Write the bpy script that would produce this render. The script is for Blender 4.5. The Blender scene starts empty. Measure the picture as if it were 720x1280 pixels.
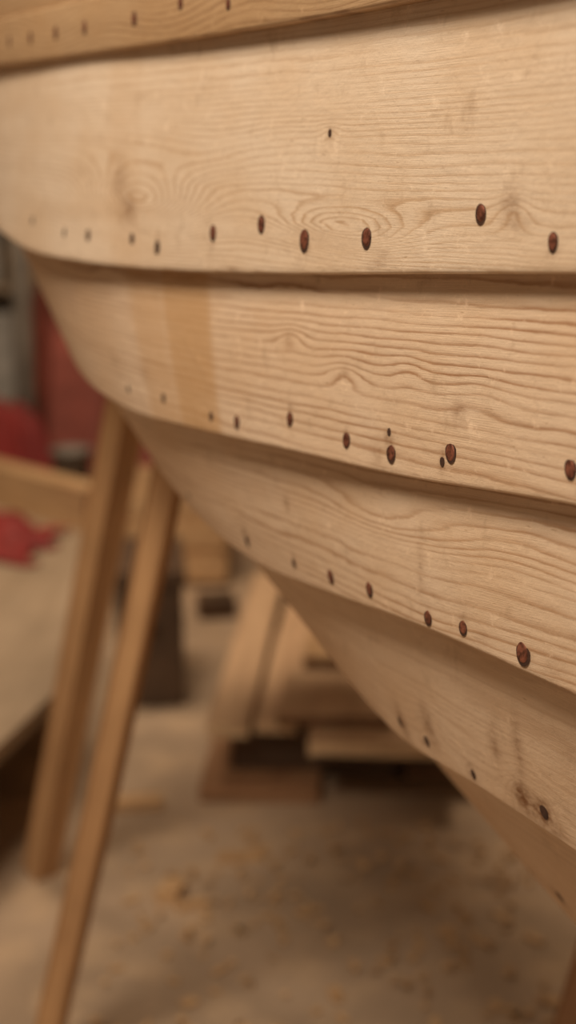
import bpy, math, random
import numpy as np
from mathutils import Vector, Matrix
random.seed(4); np.random.seed(4)
scene = bpy.context.scene
scene.view_settings.view_transform = 'Standard'

# ---------------------------------------------------------------- camera
PITCH = math.radians(12.0); CH = 1.1; FPX = 1280*50/36.0
cp, sp = math.cos(PITCH), math.sin(PITCH)
cd = bpy.data.cameras.new('camera'); cam = bpy.data.objects.new('camera', cd)
scene.collection.objects.link(cam); scene.camera = cam
cam.location = (0, 0, CH); cam.rotation_euler = (math.pi/2-PITCH, 0, 0)
cd.sensor_fit = 'VERTICAL'; cd.sensor_height = 36; cd.lens = 50
cd.clip_start = 0.02
cd.dof.use_dof = True; cd.dof.focus_distance = 0.77; cd.dof.aperture_fstop = 4.0

def W(u, v, d):
    x = (u-360)/FPX*d; y = -(v-640)/FPX*d
    return np.array([x, d*cp + y*sp, CH + y*cp - d*sp])
def Gp(u, v, z=0.0):
    r = W(u, v, 1.0) - np.array([0, 0, CH]); k = (z-CH)/r[2]
    return np.array([0, 0, CH]) + r*k
def proj(P):
    q = P - np.array([0, 0, CH])
    d = q[..., 1]*cp - q[..., 2]*sp; y = q[..., 1]*sp + q[..., 2]*cp
    return 360+q[..., 0]/d*FPX, 640-y/d*FPX, d

# ---------------------------------------------------------------- node helpers
class NT:
    def __init__(s, name):
        s.m = bpy.data.materials.new(name); s.m.use_nodes = True
        s.t = s.m.node_tree; s.b = s.t.nodes['Principled BSDF']
    def n(s, typ, **kw):
        nd = s.t.nodes.new(typ)
        for k, v in kw.items(): setattr(nd, k, v)
        return nd
    def l(s, a, b): s.t.links.new(a, b)
    def setin(s, sock, v):
        if isinstance(v, bpy.types.NodeSocket): s.l(v, sock)
        else: sock.default_value = v
    def math(s, op, a, b=0.0, clamp=False):
        nd = s.n('ShaderNodeMath', operation=op); nd.use_clamp = clamp
        s.setin(nd.inputs[0], a); s.setin(nd.inputs[1], b); return nd.outputs[0]
    def noise(s, vec, scale, detail=3, rough=.55, dist=0):
        nd = s.n('ShaderNodeTexNoise'); s.l(vec, nd.inputs['Vector'])
        nd.inputs['Scale'].default_value = scale; nd.inputs['Detail'].default_value = detail
        nd.inputs['Roughness'].default_value = rough; nd.inputs['Distortion'].default_value = dist
        return nd.outputs['Fac']
    def mapping(s, vec, scale=(1, 1, 1), rot=(0, 0, 0), loc=(0, 0, 0)):
        nd = s.n('ShaderNodeMapping'); s.l(vec, nd.inputs[0])
        nd.inputs['Scale'].default_value = scale; nd.inputs['Rotation'].default_value = rot
        nd.inputs['Location'].default_value = loc; return nd.outputs[0]
    def mix(s, f, a, b, mode='MIX'):
        nd = s.n('ShaderNodeMix', data_type='RGBA', blend_type=mode)
        s.setin(nd.inputs[0], f)
        s.setin(nd.inputs[6], a if isinstance(a, bpy.types.NodeSocket) else (*a, 1))
        s.setin(nd.inputs[7], b if isinstance(b, bpy.types.NodeSocket) else (*b, 1))
        return nd.outputs[2]
    def ramp(s, f, stops):
        nd = s.n('ShaderNodeValToRGB'); s.l(f, nd.inputs[0]); r = nd.color_ramp
        while len(r.elements) < len(stops): r.elements.new(0.5)
        for e, (p, c) in zip(r.elements, stops):
            e.position = p; e.color = (c, c, c, 1) if not isinstance(c, tuple) else (*c, 1)
        return nd.outputs[0]
    def bump(s, h, strength, dist=0.001):
        nd = s.n('ShaderNodeBump'); nd.inputs['Strength'].default_value = strength
        nd.inputs['Distance'].default_value = dist; s.l(h, nd.inputs['Height'])
        s.l(nd.outputs[0], s.b.inputs['Normal'])

def strake_mat(name, light, dark, contrast=1.0, seed=0.0):
    N = NT(name)
    uv = N.n('ShaderNodeUVMap', uv_map='UVMap').outputs[0]
    ring = N.n('ShaderNodeAttribute', attribute_name='ring').outputs['Fac']
    stain = N.n('ShaderNodeAttribute', attribute_name='stain').outputs['Fac']
    band = N.n('ShaderNodeAttribute', attribute_name='band').outputs['Fac']
    con = N.n('ShaderNodeAttribute', attribute_name='con').outputs['Fac']
    uvo = N.mapping(uv, loc=(seed, seed*.7, 0))
    w1 = N.noise(N.mapping(uvo, scale=(11, 85, 1)), 1.0, 4, .6)
    f = N.math('ADD', ring, N.math('MULTIPLY', w1, 1.1))
    fr = N.math('FRACT', f)
    prof = N.ramp(fr, [(0.0, 0.08), (0.40, 0.05), (0.66, 0.30), (0.86, 1.0), (0.93, 0.75), (1.0, 0.08)])
    cn = N.noise(N.mapping(uvo, scale=(4, 60, 1)), 1.0, 3)
    cm = N.math('MULTIPLY', N.ramp(cn, [(0.32, 0.15), (0.66, 1.0)]), con)
    fac = N.math('MULTIPLY', N.math('MULTIPLY', prof, cm), contrast, clamp=True)
    fib = N.noise(N.mapping(uvo, scale=(35, 1500, 1)), 1.0, 4, .6)
    col = N.mix(fac, light, dark)
    blot = N.noise(N.mapping(uvo, scale=(9, 14, 1)), 1.0, 5)
    col = N.mix(N.ramp(blot, [(0.38, 0.0), (0.66, 0.6)]), col, tuple(l*k for l, k in zip(light, (.88, .79, .68))), 'MIX')
    fac2 = N.math('MULTIPLY', fac, .6, clamp=True)
    col = N.mix(fac2, col, dark)
    col = N.mix(N.ramp(fib, [(0.35, 0.25), (0.65, 0.0)]), col, tuple(c*.62 for c in light))
    br = N.noise(N.mapping(uvo, scale=(55, 60, 1), loc=(3, 9, 0)), 1.0, 4, .7)
    col = N.mix(N.ramp(br, [(0.60, 0.0), (0.71, 0.5)]), col, tuple(min(1, c*1.2) for c in light))
    gr = N.noise(N.mapping(uvo, scale=(38, 30, 1), loc=(7, 2, 0)), 1.0, 5, .7)
    col = N.mix(N.ramp(gr, [(0.57, 0.0), (0.73, 0.48)]), col, (0.40, 0.27, 0.17))
    fl = N.noise(N.mapping(uvo, scale=(90, 420, 1)), 1.0, 2)
    col = N.mix(N.ramp(fl, [(0.69, 0.0), (0.77, 0.5)]), col, (0.33, 0.19, 0.09))
    col = N.mix(N.math('MULTIPLY', band, 0.60), col, (0.50, 0.28, 0.11))
    sn = N.noise(N.mapping(uvo, scale=(160, 260, 1)), 1.0, 4)
    sf = N.math('MULTIPLY', stain, N.ramp(sn, [(0.35, 0.35), (0.62, 1.0)]), clamp=True)
    col = N.mix(sf, col, (0.20, 0.085, 0.03))
    N.l(col, N.b.inputs['Base Color'])
    N.b.inputs['Roughness'].default_value = 0.48
    N.b.inputs['Specular IOR Level'].default_value = 0.4
    tool = N.noise(N.mapping(uvo, scale=(60, 90, 1)), 1.0, 3)
    h = N.math('ADD', N.math('MULTIPLY', fib, 0.5), N.math('MULTIPLY', tool, 1.1))
    h = N.math('ADD', h, N.math('MULTIPLY', br, 1.2))
    N.bump(h, 0.5, 0.0011)
    return N.m

def board_mat(name, c1, c2, scale=1.0, rough=.6, dirt=0.25):
    N = NT(name)
    tc = N.n('ShaderNodeTexCoord').outputs['Object']
    v = N.mapping(tc, scale=(55*scale, 4*scale, 55*scale))
    w = N.noise(v, 1.0, 4, .6, .5)
    col = N.mix(N.ramp(w, [(0.32, 0.0), (0.68, 1.0)]), c1, c2)
    d = N.noise(tc, 6.0, 4)
    col = N.mix(N.ramp(d, [(0.45, 0.0), (0.75, dirt)]), col, tuple(c*.35 for c in c2))
    N.l(col, N.b.inputs['Base Color']); N.b.inputs['Roughness'].default_value = rough
    N.bump(w, 0.3, 0.001)
    return N.m

def plain_mat(name, c, rough=.6, metal=0, var=.25, scale=12):
    N = NT(name)
    tc = N.n('ShaderNodeTexCoord').outputs['Object']
    n = N.noise(tc, scale, 5)
    N.l(N.mix(N.ramp(n, [(0.3, 0.0), (0.7, 1.0)]), tuple(x*(1+var) for x in c), tuple(x*(1-var) for x in c)), N.b.inputs['Base Color'])
    N.b.inputs['Roughness'].default_value = rough; N.b.inputs['Metallic'].default_value = metal
    N.bump(n, .3, .002)
    return N.m

def link(o, parent=None):
    scene.collection.objects.link(o)
    if parent: o.parent = parent
    return o
def empty(name):
    e = bpy.data.objects.new(name, None); e.empty_display_size = .1; return link(e)

# ---------------------------------------------------------------- hull
hull = empty('clinker_boat_hull')
B = [
 [(1000,-150,.47),(720,-48,.61),(500,2,.75),(350,30,.88),(200,54,1.04),(100,68,1.17),(20,79,1.32),(-35,85,1.5),(-60,88,1.8),(-20,80,2.3),(90,70,2.8)],
 [(1000,345,.51),(720,342,.65),(500,342,.79),(350,342,.92),(200,337,1.08),(100,327,1.2),(30,310,1.35),(-15,270,1.53),(-35,205,1.85),(10,160,2.3),(110,130,2.8)],
 [(1010,700,.54),(720,632,.68),(510,597,.82),(360,563,.95),(240,535,1.09),(160,512,1.21),(105,472,1.36),(80,418,1.55),(62,345,1.85),(90,270,2.3),(150,210,2.8)],
 [(1020,1010,.59),(720,870,.72),(530,785,.85),(410,741,.98),(320,704,1.11),(250,648,1.23),(197,583,1.38),(165,520,1.56),(145,450,1.85),(160,360,2.3),(200,280,2.8)],
 [(1040,1290,.66),(760,1093,.78),(600,986,.89),(500,922,1.01),(425,838,1.13),(370,765,1.25),(325,700,1.4),(290,640,1.57),(260,560,1.85),(250,460,2.3),(260,370,2.8)],
 [(1100,1560,.76),(880,1310,.87),(760,1198,.96),(690,1122,1.06),(625,1045,1.17),(565,972,1.28),(510,900,1.42),(460,825,1.6),(410,720,1.88),(370,600,2.3),(340,480,2.8)],
 [(1330,1720,.97),(1130,1480,1.06),(1010,1340,1.14),(930,1235,1.24),(850,1130,1.34),(775,1035,1.46),(710,950,1.6),(640,860,1.75),(560,760,2.0),(470,640,2.35),(390,520,2.8)],
]
PER = 56
def spline(pts):
    P = np.array([W(*p) for p in pts]); n = len(P)
    Pe = np.vstack([2*P[0]-P[1], P, 2*P[-1]-P[-2]])
    out = []
    for i in range(n-1):
        p0, p1, p2, p3 = Pe[i], Pe[i+1], Pe[i+2], Pe[i+3]
        for k in range(PER):
            t = k/PER
            out.append(.5*((2*p1)+(-p0+p2)*t+(2*p0-5*p1+4*p2-p3)*t*t+(-p0+3*p1-3*p2+p3)*t**3))
    out.append(P[-1]); out = np.array(out)
    for it in range(30):   # fairing, like a batten
        out[1:-1] = .5*out[1:-1]+.25*(out[:-2]+out[2:])
    return out
C = [spline(b) for b in B]
NS = len(C[0])
TH = 0.013; LAP = 0.024
def unit(a): return a/np.maximum(np.linalg.norm(a, axis=-1, keepdims=True), 1e-9)
OUT = np.array([-1., -.45, 0.])

def build_strake(name, T, Bc, th, NT_, mat, ringf=None, bumps=(), stains=(), bands=(), con=None, bulge=0.003):
    wid = np.linalg.norm(Bc-T, axis=1)
    tj = np.linspace(0, 1, NT_)
    S = T[:, None, :]*(1-tj)[None, :, None] + Bc[:, None, :]*tj[None, :, None]
    dS = unit(np.gradient(S, axis=0)); dT = unit(np.gradient(S, axis=1))
    Nn = unit(np.cross(dS, dT))
    if (Nn.reshape(-1, 3) @ OUT).mean() < 0: Nn = -Nn
    S = S + Nn*(bulge*np.sin(np.pi*tj))[None, :, None]
    A = np.concatenate([[0], np.cumsum(np.linalg.norm(np.diff(S[:, NT_//2], axis=0), axis=1))])
    Tm = tj[None, :]*wid[:, None]; Am = np.repeat(A[:, None], NT_, 1)
    U, V, D = proj(S)
    def loc(u, v):
        d2 = (U-u)**2+(V-v)**2+np.where(D > 1.6, 1e5, 0)
        return np.unravel_index(np.argmin(d2), d2.shape)
    ring = ringf(Am, Tm, U, V) if ringf else Tm/.005
    stain = np.zeros_like(Am); band = np.zeros_like(Am)
    cn = con(Am, Tm, wid[:, None]) if con else np.ones_like(Am)
    for (u, v, a, ra, rt) in bumps:
        i, j = loc(u, v)
        ring = ring + a*np.exp(-((Am-Am[i, j])/ra)**2-((Tm-Tm[i, j])/rt)**2)
        if abs(a) >= 5: cn = cn + 1.0*np.exp(-((Am-Am[i, j])/ra/1.4)**2-((Tm-Tm[i, j])/rt/1.4)**2)
    for (u, v, a, ra, rt) in stains:
        i, j = loc(u, v)
        stain = stain + a*np.exp(-((Am-Am[i, j])/ra)**2-((Tm-Tm[i, j])/rt)**2)
    for (u0, u1, v, a) in bands:
        i0, j0 = loc(u0, v); i1, j1 = loc(u1, v)
        a0, a1 = sorted((A[i0], A[i1])); sk = .10*Tm
        band = np.maximum(band, a/(1+np.exp(-(Am+sk-a0)/.0025))/(1+np.exp((Am+sk-a1)/.0025)))
    r = .0016
    cols = [S[:, j] for j in range(NT_-1)]
    last, nl, tl = S[:, -1], Nn[:, -1], dT[:, -1]
    cols += [last-tl*r, last-tl*r*.3-nl*r*.3, last-nl*r, last-nl*th]
    back = S[:, ::6] - Nn[:, ::6]*th
    cols += [back[:, k] for k in range(back.shape[1]-1, -1, -1)]
    nc = len(cols); V3 = np.stack(cols, 1)
    nf = NT_+2
    idx = np.arange(NS*nc).reshape(NS, nc)
    a = idx[:-1, :-1].ravel(); b = idx[1:, :-1].ravel(); c = idx[1:, 1:].ravel(); d = idx[:-1, 1:].ravel()
    cl = np.stack([idx[:-1, -1], idx[1:, -1], idx[1:, 0], idx[:-1, 0]], 1)
    F = np.vstack([np.stack([a, b, c, d], 1), cl])
    v = V3.reshape(-1, 3); q = F[10]
    nn = np.cross(v[q[1]]-v[q[0]], v[q[3]]-v[q[0]])
    if nn @ Nn[0, 10] < 0: F = F[:, ::-1]
    Fl = F.tolist(); Fl.append(idx[0].tolist()); Fl.append(idx[-1][::-1].tolist())
    me = bpy.data.meshes.new(name); me.from_pydata(v.tolist(), [], Fl)
    sm = [True]*(len(Fl)); 
    k = 0
    for i in range(NS-1):
        for j in range(nc-1):
            if j >= nf: sm[k] = False
            k += 1
    for x in range(k, len(Fl)): sm[x] = False
    me.polygons.foreach_set('use_smooth', sm)
    def ext(M):
        E = np.zeros((NS, nc)); E[:, :NT_-1] = M[:, :NT_-1]; E[:, NT_-1:] = M[:, -1:]
        return E
    for nm, M in (('ring', ring), ('stain', stain), ('band', band), ('con', cn)):
        at = me.attributes.new(nm, 'FLOAT', 'POINT'); at.data.foreach_set('value', ext(M).ravel().astype(np.float32))
    uvl = me.uv_layers.new(name='UVMap')
    uvp = np.stack([ext(Am).ravel(), ext(Tm).ravel()], 1)
    li = np.zeros(len(me.loops), dtype=np.int32); me.loops.foreach_get('vertex_index', li)
    uvl.data.foreach_set('uv', uvp[li].ravel().astype(np.float32))
    me.materials.append(mat)
    o = link(bpy.data.objects.new(name, me), hull)
    return dict(S=S, N=Nn, dT=dT, dS=dS, loc=loc, D=D, wid=wid, tj=tj)

def wob(Am, Tm, amp, ka, kt, seed, n=7):
    rs = np.random.RandomState(seed); out = 0
    for i in range(n):
        out = out + amp/n*2*np.sin(Am*rs.uniform(.2, 1)*ka+Tm*rs.uniform(-1, 1)*kt+rs.uniform(0, 6.3))
    return out
def spread(T, amp, seed):   # uneven ring spacing: good and lean growth years
    rs = np.random.RandomState(seed)
    return sum(amp*.5*np.sin(T*rs.uniform(60, 230)+rs.uniform(0, 6.3)) for _ in range(5))

L1 = (0.80, 0.655, 0.515)
m1 = strake_mat('pine_strake_pale', L1, (0.50, 0.32, 0.185), .68, 0)
m2 = strake_mat('pine_strake_banded', (0.785, 0.61, 0.455), (0.35, 0.175, 0.085), 1.02, 3)
m3 = strake_mat('pine_strake_wavy', (0.77, 0.595, 0.44), (0.40, 0.215, 0.11), .88, 7)
m4 = strake_mat('pine_strake_faint', (0.75, 0.57, 0.415), (0.45, 0.275, 0.16), .5, 11)
m0 = strake_mat('larch_rubrail', (0.54, 0.365, 0.215), (0.27, 0.145, 0.07), .9, 15)

zup = np.array([0, 0, 1.])
s_out = unit(np.cross(unit(np.gradient(C[0], axis=0)), zup)); 
if (s_out @ OUT).mean() < 0: s_out = -s_out

res = []
T = C[0] - s_out*.019 + zup*.085
specs = [
 dict(name='strake_1', mat=m1, ringf=lambda A, T, U, V: T/.0041+spread(T, .55, 3)+wob(A, T, .8, 7, 10, 1)+wob(A, T, .08, 50, 40, 2),
      bumps=[(172, 255, -13, .095, .026), (430, 287, -8, .075, .012), (412, 165, 1.2, .012, .006), (640, 262, 1.8, .014, .010), (260, 180, -2.0, .08, .018)],
      stains=[(412, 168, .55, .004, .004), (638, 258, .7, .008, .006), (645, 275, .5, .010, .004), (160, 262, .7, .012, .012), (150, 225, .5, .012, .016),
              (290, 337, .5, .012, .004), (472, 334, .45, .01, .002), (690, 312, .7, .005, .003), (266, 297, .5, .003, .006), (386, 308, .5, .003, .003), (197, 300, .5, .003, .008), (480, 315, .3, .006, .004)],
      bands=[(128, 165, 150, .22)], con=lambda A, T, w: .65+.45*np.clip(T/w, 0, 1)),
 dict(name='strake_2', mat=m2, ringf=lambda A, T, U, V: T/.0060+A*1.2+spread(T, .45, 5)+wob(A, T, .6, 9, 12, 5)+wob(A, T, .10, 65, 30, 6),
      bumps=[(430, 468, 1.4, .022, .009), (362, 425, 1.2, .018, .008), (510, 465, .9, .02, .01), (600, 500, .7, .03, .012)],
      stains=[(485, 545, .9, .003, .004), (489, 562, .6, .004, .008), (573, 520, .5, .006, .008), (552, 578, .8, .003, .006), (470, 572, .4, .006, .008), (432, 466, .4, .006, .004), (362, 424, .4, .005, .004), (432, 545, .5, .003, .006), (363, 512, .5, .003, .005), (180, 470, .3, .01, .01)],
      bands=[(168, 205, 430, .6), (205, 258, 430, 1.0)], con=lambda A, T, w: 1.35-.6*np.clip(T/w, 0, 1)),
 dict(name='strake_3', mat=m3, ringf=lambda A, T, U, V: T/.0064-A*1.2+spread(T, .5, 8)+wob(A, T, .8, 10, 18, 8)+wob(A, T, .10, 60, 40, 9),
      bumps=[(470, 640, -1.8, .07, .018), (310, 665, 1.4, .012, .010), (640, 700, 1.0, .05, .016)],
      stains=[(307, 668, .8, .006, .007), (357, 632, .7, .005, .005), (367, 702, .8, .003, .005), (525, 715, .35, .004, .02), (536, 765, .3, .004, .008), (578, 778, .5, .005, .008), (655, 825, .4, .006, .006), (235, 600, .4, .006, .006), (690, 840, .3, .008, .006), (600, 800, .3, .008, .004)],
      bands=[], con=lambda A, T, w: 1.1+0*A*T),
 dict(name='strake_4', mat=m4, ringf=lambda A, T, U, V: T/.008+spread(T, .5, 12)+wob(A, T, 1.0, 12, 26, 12)+wob(A, T, .12, 60, 50, 13),
      bumps=[(662, 1005, 4.9, .022, .018), (535, 905, 2, .02, .01)],
      stains=[(650, 992, .95, .007, .007), (680, 1015, .95, .007, .007), (665, 1008, .8, .020, .011), (648, 940, .6, .005, .022), (618, 930, .6, .006, .013), (503, 905, .9, .008, .014), (536, 905, .8, .008, .014), (591, 965, .75, .006, .007), (530, 928, .5, .006, .003), (712, 950, .3, .008, .006), (700, 1040, .4, .012, .006)],
      bands=[], con=lambda A, T, w: .9+0*A*T),
 dict(name='strake_5', mat=m4, ringf=lambda A, T, U, V: T/.008+spread(T, .5, 22)+wob(A, T, 1.5, 18, 50, 22),
      bumps=[], stains=[(665, 1090, .8, .012, .008), (700, 1122, .9, .012, .008), (600, 1010, .5, .008, .006), (640, 1055, .4, .01, .004)],
      bands=[], con=lambda A, T, w: .9+0*A*T),
 dict(name='strake_6', mat=m4, ringf=lambda A, T, U, V: T/.009+wob(A, T, 1.5, 18, 50, 32), bumps=[], stains=[], bands=[], con=None),
]
for k, spc in enumerate(specs):
    r = build_strake(spc['name'], T, C[k+1], TH, 46, spc['mat'], spc['ringf'], spc['bumps'], spc['stains'], spc['bands'], spc['con'])
    res.append(r)
    up = -unit(C[k+1]-T)
    T = C[k+1] + up*LAP - r['N'][:, -1]*(TH+.0006)
rr = build_strake('rubrail', C[0]+zup*.042+s_out*0, C[0], .018, 20, m0, lambda A, T, U, V: T/.005+wob(A, T, 1.5, 30, 60, 40), (), (), (), None, bulge=.001)
build_strake('gunwale_strip', C[0]+zup*.085-s_out*.006, C[0]+zup*.0425-s_out*.006, .013, 14, m0, lambda A, T, U, V: T/.006+wob(A, T, 1.5, 30, 60, 41), (), (), (), None, bulge=.001)

def ribbon_beam(name, pts, half_a, half_b, da, mat, parent):
    pts = [np.array(p) for p in pts]; vs = []; fs = []
    n = len(pts)
    for i, p in enumerate(pts):
        t = unit(pts[min(i+1, n-1)]-pts[max(i-1, 0)])
        a = unit(da-t*(da@t)); b = np.cross(t, a)
        for sa, sb in ((-1, -.8), (-.8, -1), (.8, -1), (1, -.8), (1, .8), (.8, 1), (-.8, 1), (-1, .8)):
            vs.append(tuple(p+a*sa*half_a+b*sb*half_b))
    for i in range(n-1):
        for k in range(8):
            fs.append((i*8+k, i*8+(k+1) % 8, (i+1)*8+(k+1) % 8, (i+1)*8+k))
    fs.append(tuple(range(7, -1, -1))); fs.append(tuple((n-1)*8+k for k in range(8)))
    me = bpy.data.meshes.new(name); me.from_pydata(vs, [], fs); me.materials.append(mat)
    return link(bpy.data.objects.new(name, me), parent)
oak = board_mat('oak_timber', (.36, .23, .12), (.25, .15, .075))
stem_pts = [C[k][-1] for k in range(6, -1, -1)]
stem_pts = stem_pts + [stem_pts[-1]+zup*.16]
ribbon_beam('stem', stem_pts, .03, .045, np.array([1., .2, 0]), oak, hull)
keel_pts = [C[6][i]-zup*.03+np.array([.03, .01, 0]) for i in range(0, NS, 14)]+[C[6][-1]-zup*.02]
ribbon_beam('keel', keel_pts, .022, .05, np.array([1., .2, 0]), oak, hull)

# ---------------------------------------------------------------- copper rivets (on the strake surfaces)
N = NT('copper_rivet')
tc = N.n('ShaderNodeTexCoord').outputs['Object']
nz = N.noise(tc, 330, 4)
N.l(N.mix(N.ramp(nz, [(.38, 0.), (.64, 1.)]), (.34, .125, .08), (.10, .036, .022)), N.b.inputs['Base Color'])
N.b.inputs['Metallic'].default_value = .5; N.b.inputs['Roughness'].default_value = .48
N.bump(nz, .6, .0010)
cop = N.m
dark = plain_mat('rivet_countersink', (.05, .020, .011), .85, 0, .3, 200)
rv = []; rf = []; rmi = []
def rivet(R, u, v, h, kind=0):
    i, j = R['loc'](u, v); p = R['S'][i, j]; n = R['N'][i, j]; d = R['D'][i, j]
    r = h/2*d/FPX*1.04
    t = R['dS'][i, j]; b = np.cross(n, t)
    n2 = unit(n+t*random.uniform(-.08, .08)+b*random.uniform(-.08, .08))
    seg = 24; ph = random.uniform(0, 6)
    rim = [(1+.025*math.sin(2*k*2*math.pi/seg+ph)+.02*math.sin(3*k*2*math.pi/seg+ph*2)) for k in range(seg)]
    offx = t*r*random.uniform(-.10, .10)+b*r*random.uniform(-.10, .10)
    def ring(rad, hh, nn, off=0):
        s = len(rv)
        for k in range(seg):
            a = 2*math.pi*k/seg
            rv.append(tuple(p+offx*off+(t*math.cos(a)*.86+b*math.sin(a)*1.06)*rad*rim[k]+nn*hh)); 
        return s
    def strip(s0, s1, mi):
        for k in range(seg):
            rf.append((s0+k, s0+(k+1) % seg, s1+(k+1) % seg, s1+k)); rmi.append(mi)
    a0 = ring(r*1.10, .00012, n); a1 = ring(r*.9, .00025, n); strip(a0, a1, 1)
    if kind == 1:
        s = len(rv); rv.append(tuple(p+n*.0002)); 
        for k in range(seg): rf.append((a1+k, a1+(k+1) % seg, s)); rmi.append(1)
        return
    b0 = ring(r*.82, .00025, n, 1); b1 = ring(r*.78, r*.04+.0003, n2, 1); b2 = ring(r*.5, r*.045+.0003, n2, 1); b3 = ring(r*.25, r*.035+.0003, n2, 1)
    strip(a1, b0, 1); strip(b0, b1, 0); strip(b1, b2, 0); strip(b2, b3, 0)
    s = len(rv); rv.append(tuple(p+offx+n2*(r*.03+.0003)))
    for k in range(seg): rf.append((b3+k, b3+(k+1) % seg, s)); rmi.append(0)
for (u, v, h, k) in [(601, 273, 24, 0), (691, 296, 23, 0), (459, 300, 25, 0), (381, 299, 26, 0), (326, 276, 20, 0), (265, 289, 18, 0), (196, 308, 15, 1), (165, 298, 12, 1), (110, 296, 13, 1), (80, 292, 10, 1), (40, 278, 10, 1), (412, 166, 9, 1)]:
    rivet(res[0], u, v, h, k)
for (u, v, h, k) in [(713, 587, 26, 0), (563, 567, 25, 0), (489, 565, 22, 0), (432, 550, 19, 0), (363, 524, 17, 0), (295, 528, 16, 0), (265, 518, 11, 1), (205, 497, 11, 1), (160, 487, 9, 1), (486, 543, 9, 1), (553, 580, 11, 1)]:
    rivet(res[1], u, v, h, k)
for (u, v, h, k) in [(654, 815, 30, 0), (579, 783, 19, 0), (536, 770, 19, 0), (463, 735, 19, 0), (413, 722, 18, 0), (368, 703, 11, 1), (309, 675, 13, 1), (235, 620, 9, 1)]:
    rivet(res[2], u, v, h, k)
for (u, v, h, k) in [(680, 1014, 18, 1), (591, 967, 12, 1), (534, 925, 14, 1), (500, 900, 12, 1)]:
    rivet(res[3], u, v, h, k)
for (u, v, h, k) in [(700, 1120, 15, 1), (664, 1092, 12, 1)]:
    rivet(res[4], u, v, h, k)
for (u, v, h, k) in [(284, 4, 13, 0), (226, 6, 14, 0), (167, 22, 15, 0), (106, 33, 14, 0), (70, 41, 14, 0), (38, 48, 13, 0), (12, 53, 12, 0)]:
    rivet(rr, u, v, h, k)
for kk, R in enumerate(res[:6]):
    for i in list(range(6, 52, 12))+list(range(PER*7, NS-20, 16)):
        u, v, d = proj(R['S'][i, 37]); 
        i0, j0 = i, 37
        Rl = dict(R); Rl['loc'] = lambda a, b, i0=i0, j0=j0: (i0, j0)
        rivet(Rl, u, v, .010*FPX/R['D'][i, 37], 0)
me = bpy.data.meshes.new('copper_rivets'); me.from_pydata(rv, [], rf)
me.materials.append(cop); me.materials.append(dark)
me.polygons.foreach_set('material_index', rmi); me.polygons.foreach_set('use_smooth', [True]*len(rf))
link(bpy.data.objects.new('copper_rivets', me), hull)

# ---------------------------------------------------------------- room
def quad(name, pts, mat):
    me = bpy.data.meshes.new(name); me.from_pydata([tuple(p) for p in pts], [], [(0, 1, 2, 3)]); me.materials.append(mat)
    return link(bpy.data.objects.new(name, me))
N = NT('dusty_concrete')
tc = N.n('ShaderNodeTexCoord').outputs['Object']
n1 = N.noise(tc, 2.2, 6, .55, .4); n2 = N.noise(tc, 9, 6, .6); n3 = N.noise(tc, 110, 3)
col = N.mix(N.ramp(n1, [(.38, 0.), (.62, 1.)]), (.48, .355, .25), (.33, .24, .165))
col = N.mix(N.ramp(n2, [(.48, 0.), (.68, .6)]), col, (.60, .43, .275))
col = N.mix(N.ramp(n3, [(.60, 0.), (.72, .55)]), col, (.72, .52, .33))
N.l(col, N.b.inputs['Base Color']); N.b.inputs['Roughness'].default_value = .85
N.bump(n2, .2, .003)
quad('floor', [(-3.5, -3, 0), (3.5, -3, 0), (3.5, 6, 0), (-3.5, 6, 0)], N.m)
wallm = plain_mat('wall_plaster', (.34, .28, .22), .9, 0, .15, 3)
quad('wall_back', [(-3.5, 6, 0), (3.5, 6, 0), (3.5, 6, 3), (-3.5, 6, 3)], wallm)
quad('wall_left', [(-3.5, -3, 0), (-3.5, 6, 0), (-3.5, 6, 3), (-3.5, -3, 3)], wallm)
quad('wall_right', [(3.5, 6, 0), (3.5, -3, 0), (3.5, -3, 3), (3.5, 6, 3)], wallm)
quad('ceiling', [(-3.5, 6, 3), (3.5, 6, 3), (3.5, -3, 3), (-3.5, -3, 3)], plain_mat('ceiling_paint', (.5, .44, .36), .9, 0, .08, 3))

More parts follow.
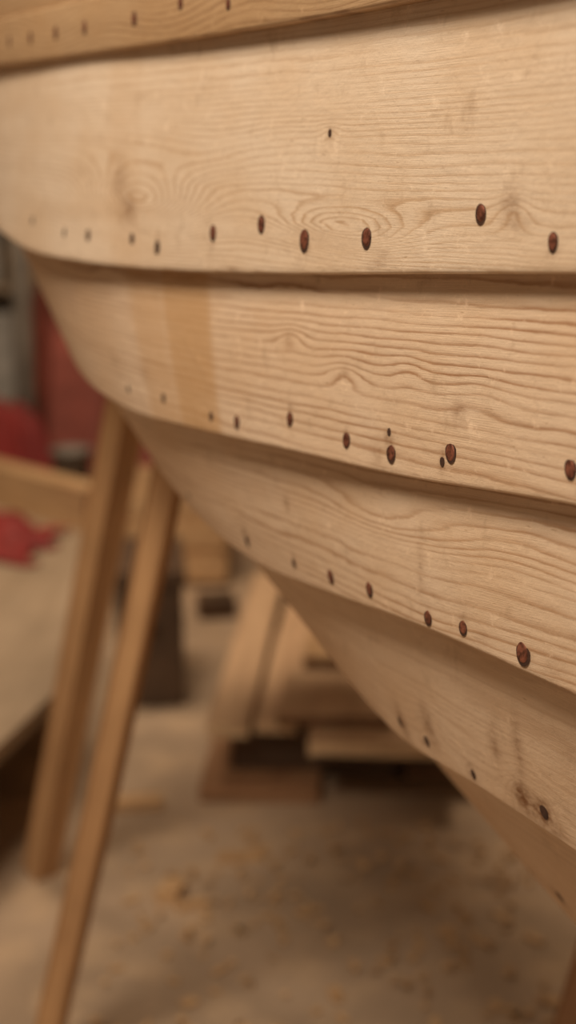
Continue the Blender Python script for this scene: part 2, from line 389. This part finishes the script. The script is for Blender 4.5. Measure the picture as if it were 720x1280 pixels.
# ---------------------------------------------------------------- timber helpers
endg = plain_mat('end_grain', (.27, .145, .075), .8, 0, .3, 60)
endl = plain_mat('end_grain_light', (.80, .58, .36), .8, 0, .12, 60)
def timber(name, p, q, w, h, mat, parent=None, up=(0, 0, 1), bev=.003, twist=0, cutend=0, em=None):
    p = Vector(p); q = Vector(q); L = (q-p).length; y = (q-p).normalized()
    x = y.cross(Vector(up)).normalized(); z = x.cross(y)
    n = 9; vs = []; fs = []
    bw = random.uniform(-.004, .004)
    for i in range(n):
        f = i/(n-1); o = bw*math.sin(f*math.pi)
        yy = f*L
        for sx, sz in ((-1, -1), (1, -1), (1, 1), (-1, 1)):
            for e in (0, 1):
                fx = (sx*(w/2-bev*(1 if (e ^ (sx*sz > 0)) else 0)))
                fz = (sz*(h/2-bev*(0 if (e ^ (sx*sz > 0)) else 1)))
                ex = cutend*fx/w if i == n-1 else 0
                vs.append((fx+o, yy+ex, fz))
    for i in range(n-1):
        for k in range(8): fs.append((i*8+k, i*8+(k+1) % 8, (i+1)*8+(k+1) % 8, (i+1)*8+k))
    fs.append(tuple(range(7, -1, -1))); fs.append(tuple((n-1)*8+k for k in range(8)))
    me = bpy.data.meshes.new(name); me.from_pydata(vs, [], fs); me.materials.append(mat); me.materials.append(em or endg)
    me.polygons[len(fs)-1].material_index = 1; me.polygons[len(fs)-2].material_index = 1
    o = link(bpy.data.objects.new(name, me), parent)
    o.matrix_world = Matrix.Translation(p) @ Matrix((x, y, z)).transposed().to_4x4() @ Matrix.Rotation(twist, 4, 'Y')
    import bmesh
    bm = bmesh.new(); bm.from_mesh(me); bmesh.ops.recalc_face_normals(bm, faces=bm.faces); bm.to_mesh(me); bm.free()
    return o

pineA = board_mat('sawn_pine', (.68, .455, .25), (.52, .32, .165))
pineB = board_mat('sawn_larch', (.55, .33, .165), (.41, .23, .11))
paleA = board_mat('fresh_pine_board', (.76, .53, .335), (.62, .41, .25), dirt=.1)
redA = board_mat('cedar_board', (.46, .26, .14), (.34, .18, .095))
greyw = board_mat('weathered_ply', (.44, .335, .235), (.35, .26, .175), scale=.5)
darkw = plain_mat('dark_wood_and_gap_shade', (.10, .058, .033), .6)  # dark wood for chest and boxes; on the bearers it paints shade

timber('shoring_prop', Gp(50, 1092), W(160, 500, 2.02), .050, .045, pineB, up=(0, -.3, 1), twist=.5)
timber('shoring_prop', Gp(52, 1330), W(218, 560, 1.62), .034, .030, pineB, up=(0, -.3, 1), twist=.5)
timber('shoring_prop', Gp(705, 1345), W(805, 1050, 1.33), .05, .05, redA, up=(0, -.3, 1), twist=.3)

stack = empty('lumber_stack')
def board(nm, x, yn, L, w, z0, h, mat, ang=0, em=None):
    a = math.radians(3.9+ang); dd = Vector((math.sin(a), math.cos(a), 0))
    p = Vector((x, yn, z0+h/2)); return timber(nm, p, p+dd*L, w, h, mat, stack, em=em)
board('bottom_board_1', -.055, 2.52, 1.3, .23, .0, .03, redA, -1, redA)
board('bottom_board_2', .14, 2.66, 1.2, .14, .0, .028, redA, 1)
board('bottom_board_3', .31, 2.62, 1.2, .16, .0, .028, redA, 0)
for i, yy in enumerate((2.66, 3.15, 3.6)):
    timber('bearer_%d' % (i+1), (-.11+.03*i, yy, .073), (.55, yy+.02, .073), .08, .089, darkw, stack)  # bearers coloured dark to deepen the shadow inside and under the stack
board('board_1', -.115, 2.55, 1.16, .080, .118, .03, paleA, -.6, endl)
board('board_2', -.025, 2.57, 1.14, .082, .118, .03, paleA, .4, endl)
board('board_3', .155, 2.45, 1.15, .24, .118, .03, paleA, .5, endl)
board('board_4', .37, 2.55, 1.15, .17, .118, .03, pineB, .5)
board('board_5', .085, 2.53, 1.1, .215, .149, .026, paleA, 0)
board('board_6', .09, 2.80, .85, .12, .1755, .024, pineA, 1.5)
board('board_7', .27, 2.70, .95, .13, .149, .024, pineB, 1)

bench = empty('plywood_trestle')
zt = .24
poly = [Gp(85, 850, zt), Gp(112, 665, zt), Gp(124, 594, zt), Gp(-500, 594, zt), Gp(-420, 1100, zt), Gp(-90, 1015, zt)]
me = bpy.data.meshes.new('bench_top'); n = len(poly)
vs = [tuple(p) for p in poly]+[(p[0], p[1], zt-.03) for p in poly]
fs = [tuple(range(n)), tuple(range(2*n-1, n-1, -1))]+[(i, n+i, n+(i+1) % n, (i+1) % n) for i in range(n)]
me.from_pydata(vs, [], fs); me.materials.append(greyw)
link(bpy.data.objects.new('bench_top', me), bench)
for i, (x, y) in enumerate([(-.60, 2.5), (-.72, 3.9), (-1.1, 2.5), (-1.2, 3.9)]):
    timber('leg_%d' % (i+1), (x, y, 0), (x, y, zt-.03), .06, .06, oak, bench, up=(0, 1, .1))
timber('rail_1', (-1.15, 2.5, zt-.05), (-.58, 2.5, zt-.05), .05, .04, oak, bench)
timber('rail_2', (-1.25, 3.9, zt-.05), (-.70, 3.9, zt-.05), .05, .04, oak, bench)
pa = Gp(-40, 591, zt+.061); pb = Gp(122, 636, zt+.061)
timber('timber_beam', pa, pb, .085, .12, pineA)

def box_obj(name, c, s, mat, rotz=0, parent=None, bev=.006):
    import bmesh
    bm = bmesh.new(); bmesh.ops.create_cube(bm, size=1)
    for v in bm.verts: v.co = Vector((v.co.x*s[0], v.co.y*s[1], v.co.z*s[2]))
    bmesh.ops.bevel(bm, geom=bm.edges[:], offset=bev, segments=2, affect='EDGES')
    me = bpy.data.meshes.new(name); bm.to_mesh(me); bm.free(); me.materials.append(mat)
    o = link(bpy.data.objects.new(name, me), parent); o.location = c; o.rotation_euler = (0, 0, rotz); return o
chest = empty('tool_chest')
box_obj('body', (-.325, 3.22, .14), (.15, .34, .28), darkw, .1, chest)
box_obj('lid', (-.325, 3.22, .298), (.165, .36, .035), darkw, .1, chest)
box_obj('handle', (-.325, 3.03, .20), (.07, .03, .015), plain_mat('iron', (.12, .11, .10), .4, .8), .1, chest, .004)
crate = empty('wooden_crate')
cx = -.36
for i in range(3):
    box_obj('front_slat_%d' % i, (cx, 4.1, .06+.1*i), (.36, .02, .085), pineA, 0, crate)
    box_obj('back_slat_%d' % i, (cx, 4.45, .06+.1*i), (.36, .02, .085), pineA, 0, crate)
    box_obj('side_slat_l%d' % i, (cx-.17, 4.275, .06+.1*i), (.02, .33, .085), pineA, 0, crate)
    box_obj('side_slat_r%d' % i, (cx+.17, 4.275, .06+.1*i), (.02, .33, .085), pineA, 0, crate)
box_obj('crate_bottom', (cx, 4.275, .012), (.32, .33, .02), pineA, 0, crate)

def pipe(name, x, y, r, z0, z1, mat, parent=None):
    import bmesh
    bm = bmesh.new(); bmesh.ops.create_cone(bm, segments=24, radius1=r, radius2=r, depth=z1-z0, cap_ends=True)
    me = bpy.data.meshes.new(name); bm.to_mesh(me); bm.free(); me.materials.append(mat)
    for p in me.polygons: p.use_smooth = len(p.vertices) == 4
    o = link(bpy.data.objects.new(name, me), parent); o.location = (x, y, (z0+z1)/2); return o
steel = plain_mat('galvanised_steel', (.34, .32, .29), .5, .2)
post = empty('steel_post')
px_, py_ = -.89, 4.80
pipe('tube', px_, py_, .036, .012, 3.0, steel, post)
box_obj('base_plate', (px_, py_, .006), (.11, .11, .012), steel, 0, post, .002)
bk = empty('paint_bucket')
def lathe(name, prof, x, y, z, mat, parent, seg=28):
    vs = []; fs = []
    for (r, h) in prof:
        for k in range(seg): vs.append((r*math.cos(2*math.pi*k/seg), r*math.sin(2*math.pi*k/seg), h))
    for i in range(len(prof)-1):
        for k in range(seg): fs.append((i*seg+k, i*seg+(k+1) % seg, (i+1)*seg+(k+1) % seg, (i+1)*seg+k))
    fs.append(tuple(range(seg-1, -1, -1)))
    me = bpy.data.meshes.new(name); me.from_pydata(vs, [], fs); me.materials.append(mat)
    for p in me.polygons: p.use_smooth = len(p.vertices) == 4
    o = link(bpy.data.objects.new(name, me), parent); o.location = (x, y, z); return o
gp = plain_mat('grey_plastic', (.20, .17, .145), .5)
lathe('body', [(.05, 0), (.06, .13), (.065, .13), (.065, .145), (.057, .145), (.048, .01), (.001, .01)], -.665, 4.30, zt+.001, gp, bk)

def cloth(name, cx, cy, z0, z1, rx, ry, mat, seed, lump=.012):
    rs = np.random.RandomState(seed); n = 90; vs = []; fs = []
    ph = rs.uniform(0, 6, 8)
    for i in range(n):
        for j in range(n):
            a = i/(n-1)*2-1; b = j/(n-1)*2-1
            rr2 = math.hypot(a, b)
            ang = math.atan2(b, a)
            top = z1-z0; top = z0+top*(1-.2*rr2+.12*math.sin(a*4+ph[4]))
            drop = 1/(1+math.exp((rr2-.78)*14))
            fold = .07*math.sin(ang*9+ph[0])+.04*math.sin(ang*17+ph[1])
            x = a*rx*(1+fold*rr2*1.6); y = b*ry*(1+fold*rr2*1.6)
            z = z0+(top-z0)*drop+lump*(math.sin(a*9+b*6+ph[2])+1.2*math.sin(a*5-b*11+ph[3])+.8*math.sin(a*17+b*13+ph[5]))+.012
            vs.append((cx+x, cy+y, max(z, z0+.004)))
    for i in range(n-1):
        for j in range(n-1): fs.append((i*n+j, (i+1)*n+j, (i+1)*n+j+1, i*n+j+1))
    me = bpy.data.meshes.new(name); me.from_pydata(vs, [], fs); me.materials.append(mat)
    for p in me.polygons: p.use_smooth = True
    o = link(bpy.data.objects.new(name, me)); sd = o.modifiers.new('thick', 'SOLIDIFY'); sd.thickness = .003; return o
red = plain_mat('red_cloth', (.23, .020, .018), .7, 0, .35, 9)
dred = plain_mat('faded_red_tarpaulin', (.30, .08, .06), .75, 0, .45, 7)
cloth('red_cloth', -.86, 3.62, zt, zt+.06, .23, .19, red, 3, .006)
cloth('red_tarpaulin', -.68, 5.24, .0, .86, .40, .25, dred, 5, .035)
cloth('red_cloth', -.93, 4.53, zt, zt+.22, .20, .08, red, 9, .01)
shelf = empty('storage_shelf')
for i, x in enumerate((-1.6, -.5, .6)):
    box_obj('upright_%d' % i, (x, 5.75, 1.0), (.04, .36, 2.0), greyw, 0, shelf)
for i, z in enumerate((.35, .80, 1.25, 1.7)):
    box_obj('board_%d' % i, (-.5, 5.75, z), (2.2, .38, .03), greyw, 0, shelf)
mats = [plain_mat('cardboard', (.42, .29, .17), .8), plain_mat('paint_tin_grey', (.42, .40, .37), .5), plain_mat('faded_box', (.6, .5, .43), .8), dred, darkw]
rs = random.Random(8)
for z in (.365, .815, 1.265):
    x = -1.5; k = 0
    while x < .5:
        w = rs.uniform(.10, .22); h = rs.uniform(.14, .34)
        if abs(x+w/2+.5) > w/2+.03:
            box_obj('box_%d_%d' % (int(z*100), k), (x+w/2, 5.72, z+h/2+.001), (w, .28, h), rs.choice(mats), 0, shelf)
        x += w+.03; k += 1

vs = []; fs = []
rs = random.Random(2)
def chip(x, y, l, w, a, z=.002, curl=0, th_=.006):
    s = len(vs); n = 6 if curl else 2
    for i in range(n):
        f = i/(n-1)
        if curl: th = f*4.5; px = math.sin(th)*curl; pz = (1-math.cos(th))*curl
        else: px = (f-.5)*l; pz = 0
        for e in (-1, 1):
            vs.append((x+px*math.cos(a)-e*w/2*math.sin(a), y+px*math.sin(a)+e*w/2*math.cos(a), z+pz))
    for i in range(n-1): fs.append((s+2*i, s+2*i+1, s+2*i+3, s+2*i+2))
    if not curl:
        b = len(vs)
        for q in (0, 1, 3, 2): vx = vs[s+q]; vs.append((vx[0], vx[1], vx[2]+th_))
        fs.append((b, b+1, b+2, b+3))
        o = [s, s+1, s+3, s+2]
        for i in range(4): fs.append((o[i], o[(i+1) % 4], b+(i+1) % 4, b+i))
for i in range(420):
    x = rs.uniform(-.27, .75); y = rs.uniform(1.5, 2.42)
    if rs.random() < .5: chip(x, y, rs.uniform(.008, .032), rs.uniform(.005, .015), rs.uniform(0, 6), th_=.004)
    else: chip(x, y, 0, rs.uniform(.006, .015), rs.uniform(0, 6), .001, rs.uniform(.004, .009))
g = Gp(215, 1122); chip(g[0], g[1], .05, .034, 1.3, .001, 0, .022)
g = Gp(240, 1135); chip(g[0], g[1], .05, .012, .5, .001, 0, .012)
g = Gp(300, 1075); chip(g[0], g[1], .08, .02, .1, .001, 0, .012)
me = bpy.data.meshes.new('wood_shavings'); me.from_pydata(vs, [], fs); me.materials.append(pineA)
link(bpy.data.objects.new('wood_shavings', me))
g = Gp(160, 1020); timber('timber_offcut', (g[0]-.06, g[1]+.02, .012), (g[0]+.06, g[1]+.04, .012), .035, .022, pineA)
g = Gp(270, 770); timber('timber_offcut', (g[0]-.05, g[1], .03), (g[0]+.05, g[1]+.02, .03), .09, .055, darkw)

# ---------------------------------------------------------------- lights
def area(name, loc, target, size, power, col):
    ld = bpy.data.lights.new(name, 'AREA'); ld.shape = 'RECTANGLE'; ld.size = size[0]; ld.size_y = size[1]
    ld.energy = power; ld.color = col
    o = link(bpy.data.objects.new(name, ld)); o.location = loc
    o.rotation_euler = (Vector(target)-Vector(loc)).to_track_quat('-Z', 'Y').to_euler(); return o
area('workshop_lamp', (-.82, .05, 2.75), (-.1, .9, 1.0), (.9, .8), 60, (1, .835, .64))
area('ceiling_lamp', (-.5, 3.0, 2.9), (-.3, 2.7, 0), (1.2, .6), 50, (1, .77, .54))
w = bpy.data.worlds.new('world'); scene.world = w; w.use_nodes = True
w.node_tree.nodes['Background'].inputs[0].default_value = (1, .82, .64, 1)
w.node_tree.nodes['Background'].inputs[1].default_value = .21
